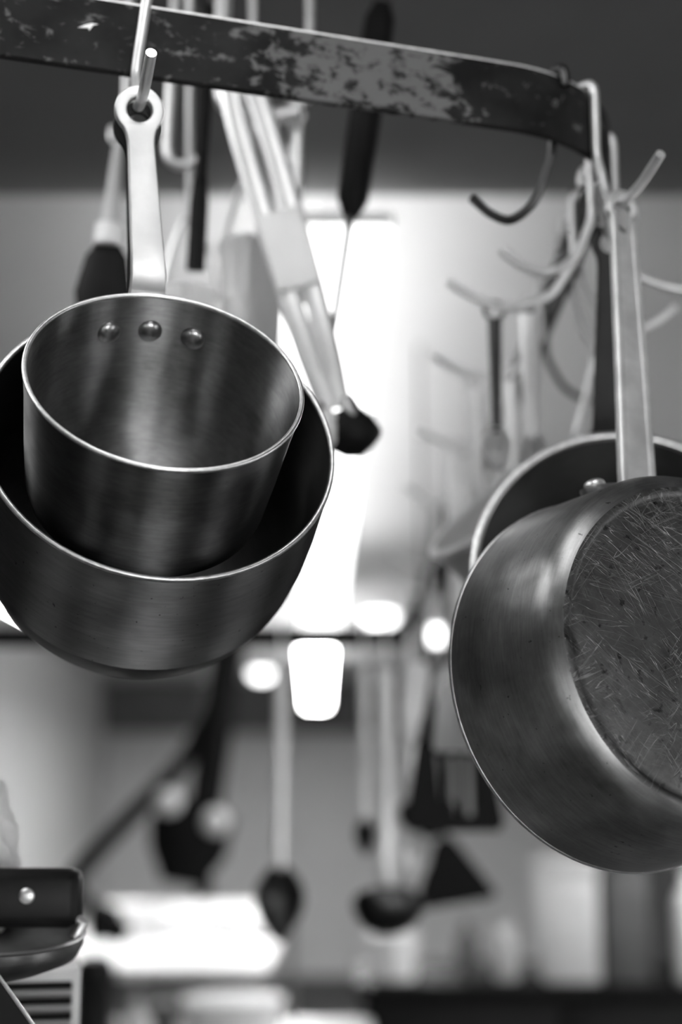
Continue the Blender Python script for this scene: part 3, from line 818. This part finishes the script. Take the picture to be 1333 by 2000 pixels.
# tongs hanging from the large curl
ta, tb = P(470, 190, 1.255), P(655, 862, 1.255); ta.y = tb.y = YB - .04; tv = tb - ta; TL = tv.length
tg_ = hung('tongs', 'pale long tongs hanging aslant from the large wire hook', 'tongs', ta, tilt_to(tv))
for s in (-1, 1):
    arm = obj('arm', tube(catmull([(s * .004, 0, .0), (s * .011, 0, -.03), (s * .012, 0, -TL * .4), (s * .009, 0, -TL * .8), (s * .004, 0, -TL)], 5), .0095, 10, flat=(1, .3), side=(1, 0, 0)), M['steel'], tg_)
    obj('scallop', lathe([(0, .004), (.010, .002), (.017, -.01), (.018, -.022), (.012, -.03), (0, -.032)], 20, Matrix.Translation((s * .012, 0, -TL + .004)) @ Matrix.Diagonal((.5, 1, 1, 1))), M['grey_steel'], arm)
obj('pivot', tube([(-.008, 0, -.006), (.008, 0, -.006)], .006, 12), M['steel'], tg_)
obj('grip', box((-.02, -.010, -TL * .66), (.02, .010, -TL * .43), .006), M['white'], tg_)
# dark knob with a pale wrinkled cap at the tips of the tongs
kn = P(688, 915, 1.27); kn.y = YB - .04
rp = thing('rubber_plug', 'black pointed rubber plug with a wrinkled pale side held in the tongs', 'plug', kn)
obj('body', lathe([(0, -.024), (.014, -.02), (.02, -.006), (.02, .006), (.012, .016), (.004, .022), (0, .023)], 24, Matrix.Rotation(PI / 2, 4, 'Y')), M['black'], rp)
bm = bmesh.new(); bmesh.ops.create_icosphere(bm, subdivisions=3, radius=.017)
for v in bm.verts:
    v.co *= 1 + .10 * math.sin(40 * v.co.normalized().x + 7 * v.co.z * 300) * .5 + random.uniform(-.03, .03)
    v.co.x *= .7; v.co += Vector((-.022, -.006, .0))
obj('cap', bm, M['cloth'], rp)

# sharpening steel
a, b = P(748, 8, 1.27), P(640, 775, 1.27); a.y = YB - .008; b.y = YB + .004; v = b - a; SL = v.length
st = hung('sharpening_steel', 'black handled sharpening steel with a thin dark shaft in front of the lamp', 'sharpening steel', a, tilt_to(v))
obj('handle', tube([(0, 0, -.006), (0, 0, -.02), (0, 0, -.1), (0, 0, -.19), (0, 0, -.205)], [.008, .0135, .0145, .0135, .007], 16), M['black'], st)
obj('shaft', tube([(0, 0, -.2), (0, 0, -SL * .9), (0, 0, -SL)], [.0034, .003, .001], 10), M['dark_hook'], st)
obj('loop', tube([(.008 * math.cos(2 * PI * i / 16), 0, .008 * math.sin(2 * PI * i / 16)) for i in range(16)], .0015, 8, closed=True), M['dark_hook'], st)
# slim black utensil
a, b = P(414, 0, 1.27), P(400, 470, 1.27); a.y = YB - .012; b.y = YB - .012; v = b - a; BL = v.length
sb = hung('basting_brush', 'slim black handled basting brush hanging behind the pan handles', 'brush', a, tilt_to(v))
ring_part(sb, M['black'])
obj('handle', tube([(0, 0, -.014), (0, 0, -.1), (0, 0, -BL + .03)], [.005, .0065, .0055], 12), M['black'], sb)
obj('bristles', tube([(0, 0, -BL + .035), (0, 0, -BL + .01), (0, 0, -BL - .05)], [.006, .008, .008], 12, flat=(1, .5), side=(1, 0, 0)), M['black'], sb)
# pale spoon with its bowl behind the tongs, on the straight wire hook
spoon(hc + Vector((-.012, .01, -.012)), .19, 'plain pale spoon on the straight wire hook', bw=.022, bl=.06, hw=.007)
# two white jugs hanging behind the pans
def jug(at, r, h, label):
    t = thing('plastic_jug', label, 'jug', at, 'white jugs hanging behind the pans')
    body = [(r * .8, -h), (r * .86, -h + .004), (r, -.004), (r * 1.05, 0), (r * .98, 0), (r * .8, -h + .006), (0, -h + .006)]
    obj('body', lathe([(0, -h)] + body, 36), M['white'], t)
    obj('handle', tube(catmull([(0, -r * .92, -.02), (0, -r * 1.5, -.015), (0, -r * 1.55, -h * .5), (0, -r * .85, -h * .75)], 6), .006, 8), M['white'], t)
    obj('hanging_loop', tube(catmull([(-r * .99, 0, -.006), (-r * .5, 0, .05), (0, 0, .075), (r * .5, 0, .05), (r * .99, 0, -.006)], 6), .0035, 8), M['steel'], t)
    obj('hanging_wire', tube([(0, 0, .072), (0, (YB + .012) - at[1], ZB + .004 - at[2])], .0035, 8), M['steel'], t)
    return t
j1 = P(362, 412, 1.27); jug(Vector((j1.x, YB + .075, hb.z - .1)), .026, .105, 'white plastic jug hanging just right of the small saucepan handle')
j2 = P(487, 440, 1.27); jug(Vector((j2.x, YB + .09, j2.z)), .030, .115, 'larger white plastic jug hanging beside the pale tongs')
# skimmer left of the pan handle
a, b = P(247, 288, 1.27), P(233, 515, 1.27); a.y = YB - .012; b.y = YB - .012; v = b - a; L_ = v.length
sk = hung('paddle', 'pale handled paddle with a dark round head left of the pan handle', 'paddle', a, tilt_to(v))
ring_part(sk, M['steel'])
obj('handle', tube([(0, 0, -.014), (0, 0, -L_)], [.004, .0085], 12), M['pale'], sk)
obj('ferrule', tube([(0, 0, -L_ + .01), (0, 0, -L_ - .008)], .0125, 12), M['white'], sk)
obj('head', lathe([(0, .052), (.008, .047), (.018, .032), (.024, 0), (.018, -.032), (0, -.05)], 28, Matrix.Translation((0, 0, -L_ - .05)) @ Matrix.Diagonal((1, .3, 1, 1))), M['black'], sk)

# utensils on the inner hooks of the long side
spoon(inner[0] + Vector((-.014, 0, .006)), .15, 'slim steel spoon on the third left-pointing hook, nearer its tip', m='dark_hook', mb='steel', hw=.006, bw=.011, bl=.04)
spoon(inner[0] + Vector((.016, 0.0, .010)), .17, 'pale steel spoon on the third left-pointing hook, nearer the bar', hw=.009, bw=.013, bl=.05)
spoon(inner[1] + Vector((-.012, 0, .004)), .24, 'long steel spoon on the fourth left-pointing hook', hw=.008, bw=.012)
spoon(inner[1] + Vector((.022, 0, .012)), .26, 'short steel spoon on the fourth left-pointing hook', hw=.008, bw=.012)
spoon(inner[2] + Vector((.0, 0, .004)), .34, 'long steel spoon on the fifth left-pointing hook', hw=.009)
turner(inner[2] + Vector((-.012, -.01, .006)), .36, 'steel turner with a grey square blade left of the scratched pan', m='steel', mb='grey_steel', bw=.03, bl=.07)
i4 = inner[3]
turner(i4 + Vector((.006, 0, .004)), .45, 'black slotted turner on the sixth left-pointing hook', slots=True, bw=.065, bl=.12)
ladle(inner[4] + Vector((.0, .0, .004)), .46, 'black ladle behind the black slotted turner', m='black', mb='black', r=.05)
v = P(815, 1462, 1.94) - i4
tsc = hung('scraper', 'white plastic scraper with a tapering bright blade beside the scratched pan', 'scraper', i4 + Vector((-.012, -.012, .004)), tilt_to(v))
ring_part(tsc, M['steel']); SCL = v.length
obj('handle', tube([(0, 0, -.014), (0, 0, -SCL + .10)], .005, 10), M['grey_steel'], tsc)
obj('blade', tube([(0, 0, -SCL + .115), (0, 0, -SCL + .10), (0, 0, -SCL + .05), (0, 0, -SCL + .005), (0, 0, -SCL)], [.012, .019, .017, .009, .004], 14, flat=(1, .35), side=(1, 0, 0)), M['white'], tsc)
i5 = inner[4]
turner(inner[5] + Vector((.0, 0, .004)), .60, 'broad black turner on the eighth left-pointing hook', tilt=(0, -.12, .4), bw=.085, bl=.11, taper=.3)

# dark lower rail across the rack with the far utensils
YU = P(666, 1245, 2.35).y; ZU = P(666, 1245, 2.35).z
lr = thing('utensil_rail', 'dark lower rail across the middle of the rack with ladles hanging from it', 'rail', (0, YU, ZU))
obj('bar', bar_bm([Vector((XW + i * (0.10 - XW) / 6, 0, 0)) for i in range(7)], .016, .004, closed=False), M['dark_counter'], lr, 30)
obj('strap', tube([(.095, 0.0, 0), (.13, .0, .05), (XS - .004, 0, ZR - ZU - RH + .002)], .012, 10, flat=(1, .3), side=(1, 0, 0)), M['dark_counter'], lr)
obj('strap', tube([(XW + .005, 0.0, 0), (XW, .0, ZR - ZU - RH + .002)], .012, 10, flat=(1, .3), side=(1, 0, 0)), M['dark_counter'], lr)
def rail_hook(px, label):
    q = P(px, 1245, 2.35)
    t = thing('rail_hook', label, 'hook', (q.x, YU, ZU), 'hooks on the lower rail')
    obj('rod', tube(catmull([(0, .008, -.012), (0, .008, .012), (0, 0, .02), (0, -.008, .012), (0, -.008, -.03), (0, -.012, -.045), (0, -.026, -.052), (0, -.036, -.04)], 5), .0035, 10), M['hook'], t)
    return Vector((q.x, YU - .022, ZU - .047))
for px, fn, L_, kw, lab, hl in (
    (552, spoon, .44, dict(bw=.04, bl=.115, hw=.012, mb='dark_hook'), 'big serving spoon with a dark bowl hanging alone below the lamp', 'hook carrying the big serving spoon'),
    (712, spoon, .31, dict(bw=.017, bl=.06, hw=.009, mb='dark_hook'), 'slim spoon hanging close beside the broad dark ladle', 'hook carrying the slim spoon'),
    (752, ladle, .42, dict(r=.056, hw=.013, mb='dark_hook'), 'ladle with a broad pale handle and dark bowl below the middle of the rail', 'hook carrying the broad ladle'),
    (800, spoon, .36, dict(bw=.03, hw=.010), 'pale flat spoon right of the broad dark ladle', 'hook carrying the pale flat spoon')):
    r_ = rail_hook(px, hl)
    fn(r_ + Vector((0, 0, .006)), L_, lab, **kw)

# ------------------------------------------------------------------ lower left corner: louvred unit and what stands on it
d0 = 1.06
c0 = P(160, 1893, d0)
ZT = c0.z; XR_ = c0.x; YN = c0.y
unit = thing('louvred_unit', 'grey steel kitchen unit with a louvred front in the bottom left corner', 'kitchen unit', (XR_ - .176, YN - .04, 0))
unit.rotation_euler = (0, 0, .215)
W_ = .36
obj('back_panel', box((-.13, .009, 0), (.174, .0125, ZT - .008)), M['black'], unit, 0)  # black sheet added behind the slats as shade in the slits
bm = bmesh.new()
add_box(bm, (-.18, .013, 0), (.18, .5, ZT - .004)); add_box(bm, (-.18, 0, ZT - .008), (.18, .5, ZT))
add_box(bm, (.174, 0, 0), (.18, .012, ZT - .008)); add_box(bm, (-.18, 0, 0), (-.13, .012, ZT - .008))
obj('body', bm, M['louvre'], unit, 0)
slat0 = None
for k in range(14):
    z = ZT - .017 - k * .0108
    if slat0 is None:
        slat0 = obj('slat', tube([(-.13, 0.004, 0), (.174, 0.004, 0)], .0046, 10, flat=(.62, 1), side=(0, .35, 1)), M['louvre'], unit)
        slat0.location = (0, 0, z)
    else:
        s = slat0.copy(); C.objects.link(s); s.parent = unit; s.location = (0, 0, z)
# dark guard plate propped in front of the louvres, its bare edge bright
ea, eb = P(-6, 1902, .86), P(66, 2004, .86)
dv = (eb - ea).normalized()
tr = thing('splash_guard', 'dark metal guard plate with a bright bare edge in the bottom left corner', 'guard', ea)
nb_ = Vector((0.25, -1, 0.0)); nb_ = (nb_ - dv * nb_.dot(dv)).normalized(); sx = dv.cross(nb_)
if sx.z > 0: sx = -sx
bl_ = .16
def quad_plate(o, a, b, la, lb, th, n):
    return box((0, 0, -th / 2), (la, lb, th / 2), 0, axes(o, a, b, n))
obj('plate', quad_plate((0, 0, 0), dv, sx, bl_, .10, .002, nb_), M['black'], tr, 0)
obj('edge', tube([nb_ * .0004, dv * bl_ + nb_ * .0004], .0013, 8), M['lip'], tr)
a_ = dv * bl_ * .8 + sx * .05
obj('strut', tube([a_, a_ + Vector((0, (YN + .02) - (ea + a_).y, 0))], .004, 8), M['grey_steel'], tr)
# dark shallow dish on top of the unit: curved rim
cd = P(-70, 1842, .93)
dish = thing('dark_dish', 'dark shallow metal dish on the steel unit, under the black handle', 'dish', cd)
Rd = .076
prof = [(Rd, .010), (Rd + .001, .004), (Rd - .003, -.004), (Rd - .02, -.012), (Rd - .045, -.016), (0, -.017)]
inn = [(Rd - .002, .010), (Rd - .003, .004), (Rd - .006, -.002), (Rd - .022, -.009), (Rd - .045, -.013), (0, -.014)]
obj('body', lathe(inn[::-1] + prof, 64, Matrix.Rotation(.12, 4, 'X') @ Matrix.Rotation(.08, 4, 'Y')), M['dark_pan'], dish)
obj('rim', tube([Matrix.Rotation(.12, 4, 'X') @ Matrix.Rotation(.08, 4, 'Y') @ Vector((Rd * math.cos(2 * PI * i / 64), Rd * math.sin(2 * PI * i / 64), .010)) for i in range(64)], .0016, 8, closed=True), M['grey_steel'], dish)
# black riveted handle
ch = P(60, 1748, .94)
bh = thing('black_handled_knife', 'black handle with one pale rivet lying across the dark dish', 'knife', ch)
obj('handle', box((-.18, -.012, -.0205), (.034, .012, .0175), .008), M['black_gloss'], bh, 60)
obj('rivet', dome_bm(.0052, .002, facing(Vector((0, -.0118, 0)), (0, -1, 0))), M['lip'], bh)
obj('bolster', tube([(.03, -.003, -.0135), (.036, -.004, -.018), (.031, -.004, -.027)], .0035, 10), M['lip'], bh)
# white cloth behind it
cc_ = P(-16, 1688, 1.0)
bm = bmesh.new(); bmesh.ops.create_icosphere(bm, subdivisions=4, radius=1)
for v in bm.verts:
    n = v.co.normalized()
    k = 1 + .16 * math.sin(6 * n.x + 4 * n.z * 2) * math.cos(7 * n.y + 3 * n.z) + .07 * math.sin(19 * n.z + 8 * n.x)
    k *= .72 + .28 * abs(math.cos(1.9 * n.z + .2))
    v.co = Vector((n.x * .018 * k, n.y * .02 * k, n.z * .068 * k))
cl = obj('cloth_bundle', bm, M['cloth'], None, 60); cl.location = cc_
tag(cl, 'white crumpled cloth showing at the left edge above the black handle', 'cloth')

# dark ladle bowl cut by the left edge
al = P(-45, 1365, .95)
qh, nh = bar_at_px(-60)
hk, rest_l = hook(qh, nh, 'hook at the far left end of the bar, outside the big pans', curl=(0, -1, 0), reach=.6)
lt = thing('black_ladle', 'black ladle bowl just showing at the left edge below the pans', 'ladle', rest_l + Vector((0, 0, .003)))
LL = (rest_l.z - al.z)
obj('handle', tube([(0, 0, -.005), (0, 0.01, -LL * .6), (0, .012, -LL + .02)], .0045, 10), M['black'], lt)
dvv = al - (rest_l + Vector((0, 0, .003)))
obj('bowl', lathe([(0, .024), (.012, .021), (.021, .010), (.0235, 0), (.021, -.012), (.012, -.02), (0, -.023)], 28, Matrix.Translation(Vector((dvv.x, .012, dvv.z)))), M['black'], lt)

# ------------------------------------------------------------------ background: tables, tap, containers
def table(x0, x1, y0, y1, z, label, top, leg, th=.04, name='prep_table'):
    t = thing(name, label, 'table', ((x0 + x1) / 2, (y0 + y1) / 2, 0)); w2, d2 = (x1 - x0) / 2, (y1 - y0) / 2
    obj('tabletop', box((-w2, -d2, z - th), (w2, d2, z), .004), M[top], t)
    for sx in (-1, 1):
        for sy in (-1, 1):
            obj('leg', box((sx * (w2 - .05) - .025, sy * (d2 - .05) - .025, 0), (sx * (w2 - .05) + .025, sy * (d2 - .05) + .025, z - th)), M[leg], t, 0)
    return t
table(-1.35, -.28, 5.7, 9.6, .95, 'long white topped prep table under the lamp at the back', 'white', 'counter')
table(-1.5, .1, 3.6, 5.0, .86, 'steel sink counter with the tall black tap and white tubs', 'counter', 'counter', name='sink_counter')
def tub(x, y, z, r, h, label, m='white', name='tub', cat='tub', group='tubs on the counters'):
    t = thing(name, label, cat, (x, y, z), group)
    obj('body', lathe([(0, 0), (r * .88, 0), (r * .9, .006), (r, h - .01), (r * 1.04, h - .008), (r * 1.04, h), (0, h)], 32), M[m], t)
    obj('lid', lathe([(r * 1.06, h - .012), (r * 1.07, h + .004), (r * .9, h + .008), (0, h + .008)], 32), M[m], t)
    return t
def bottle(x, y, z, r, h, label, m='pale', group='bottles on the counters'):
    t = thing('bottle', label, 'bottle', (x, y, z), group)
    obj('body', lathe([(0, 0), (r * .95, 0), (r, .01), (r, h * .65), (r * .8, h * .75), (r * .36, h * .85), (r * .34, h * .93), (0, h * .93)], 28), M[m], t)
    obj('cap', lathe([(0, h * .92), (r * .42, h * .92), (r * .42, h), (0, h)], 20), M[m], t)
    return t
def crate(x, y, z, w_, d_, h, label, m, name='storage_box', group='boxes on the counters'):
    t = thing(name, label, 'box', (x, y, z), group)
    obj('body', box((-w_ / 2, -d_ / 2, 0), (w_ / 2, d_ / 2, h * .88), .006), M[m], t)
    obj('lid', box((-w_ / 2 - .006, -d_ / 2 - .006, h * .88), (w_ / 2 + .006, d_ / 2 + .006, h), .006), M[m], t)
    return t
def at_px(x, D): return (x - 666.5) / F * D
# things on the white table
for px, D, w_, h, lab in ((260, 6.9, .26, .16, 'white lidded box on the left end of the white table'), (395, 7.2, .34, .10, 'low white lidded box in the middle of the white table'), (505, 7.0, .2, .07, 'small flat white box near the right end of the white table')):
    crate(at_px(px, D), D, .95, w_, .3, h, lab, 'white')
tub(at_px(470, 4.4), 4.3, .86, .14, .15, 'wide white tub at the front of the sink counter')
bottle(at_px(296, 4.2), 4.1, .86, .042, .17, 'white bottle left of the wide white tub')
tub(at_px(335, 4.5), 4.6, .86, .05, .1, 'dark grey small tub behind the white bottle', 'dark_box')
# black pre-rinse tap
tx, ty = at_px(205, 4.5), 4.5
tap = thing('rinse_tap', 'tall black rinse tap with a sloping hose and two shiny knobs on its head', 'tap', (tx, ty, .86))
def tp(px, py): q = P(px, py, 4.55); return Vector((q.x - tx, 0, q.z - .86))
obj('base', lathe([(0, 0), (.075, 0), (.075, .04), (.06, .07), (.06, .17), (.07, .2), (.05, .25), (0, .26)], 28), M['black'], tap)
obj('spout', tube(catmull([tp(200, 1790), tp(225, 1790), tp(245, 1803), tp(268, 1815)], 4), [.06] * 4 + [.055] * 4 + [.04] * 4 + [.028], 14), M['black'], tap)
obj('hose', tube(catmull([tp(190, 1760), tp(165, 1715), tp(215, 1650), tp(300, 1560), tp(375, 1475), tp(430, 1350), tp(445, 1270)], 6), .029, 14), M['black'], tap)
obj('riser', tube(catmull([tp(450, 1260), tp(440, 1330), tp(425, 1450), tp(408, 1580)], 5), .052, 14), M['black'], tap)
hd2 = obj('spray_head', tube([tp(380, 1560), tp(385, 1600), tp(378, 1660), tp(368, 1720)], [.085, .132, .120, .065], 16, flat=(1, .45), side=(1, 0, 0)), M['black'], tap)
obj('nozzle', tube([tp(405, 1680), tp(412, 1745)], .026, 14), M['black'], tap)
for px, py in ((344, 1566), (433, 1603)):
    bm = bmesh.new(); bmesh.ops.create_uvsphere(bm, u_segments=20, v_segments=12, radius=.042)
    for v in bm.verts: v.co = v.co + tp(px, py) + Vector((0, -.06, 0))
    obj('knob', bm, M['white'], hd2)  # white colour stands in for the specular glint on the knobs

# dark counter along the right and what stands on it
dc = thing('dark_counter', 'black fronted counter along the bottom right', 'counter', (1.1, 5.6, 0))
obj('carcass', box((-1.02, -.38, 0), (1.15, .4, .91)), M['dark_counter'], dc, 0)
obj('worktop', box((-1.05, -.42, .91), (1.15, .4, .95), .004), M['dark_counter'], dc)
for k in range(3): obj('door', box((-1.0 + k * .7, -.4, .08), (-.34 + k * .7, -.38, .88), .003), M['dark_counter'], dc)
CY = 5.35
tub(at_px(765, CY), CY, .95, .085, .15, 'white tub on the left end of the black counter below the ladles')
bottle(at_px(978, CY), CY, .95, .045, .22, 'pale bottle beside the wide pale box on the black counter')
bottle(at_px(905, CY), CY + .05, .95, .04, .2, 'grey bottle left of the pale bottle on the black counter', 'dark_box')
crate(at_px(1092, CY), CY, .95, .19, .25, .42, 'tall pale box on the black counter under the scratched pan', 'pale')
crate(at_px(1195, CY), CY, .95, .15, .25, .45, 'tall dark grey box right of the pale box', 'dark_box')
bottle(at_px(1312, CY), CY - .1, .95, .055, .40, 'tall white bottle at the right edge on the black counter', 'white')
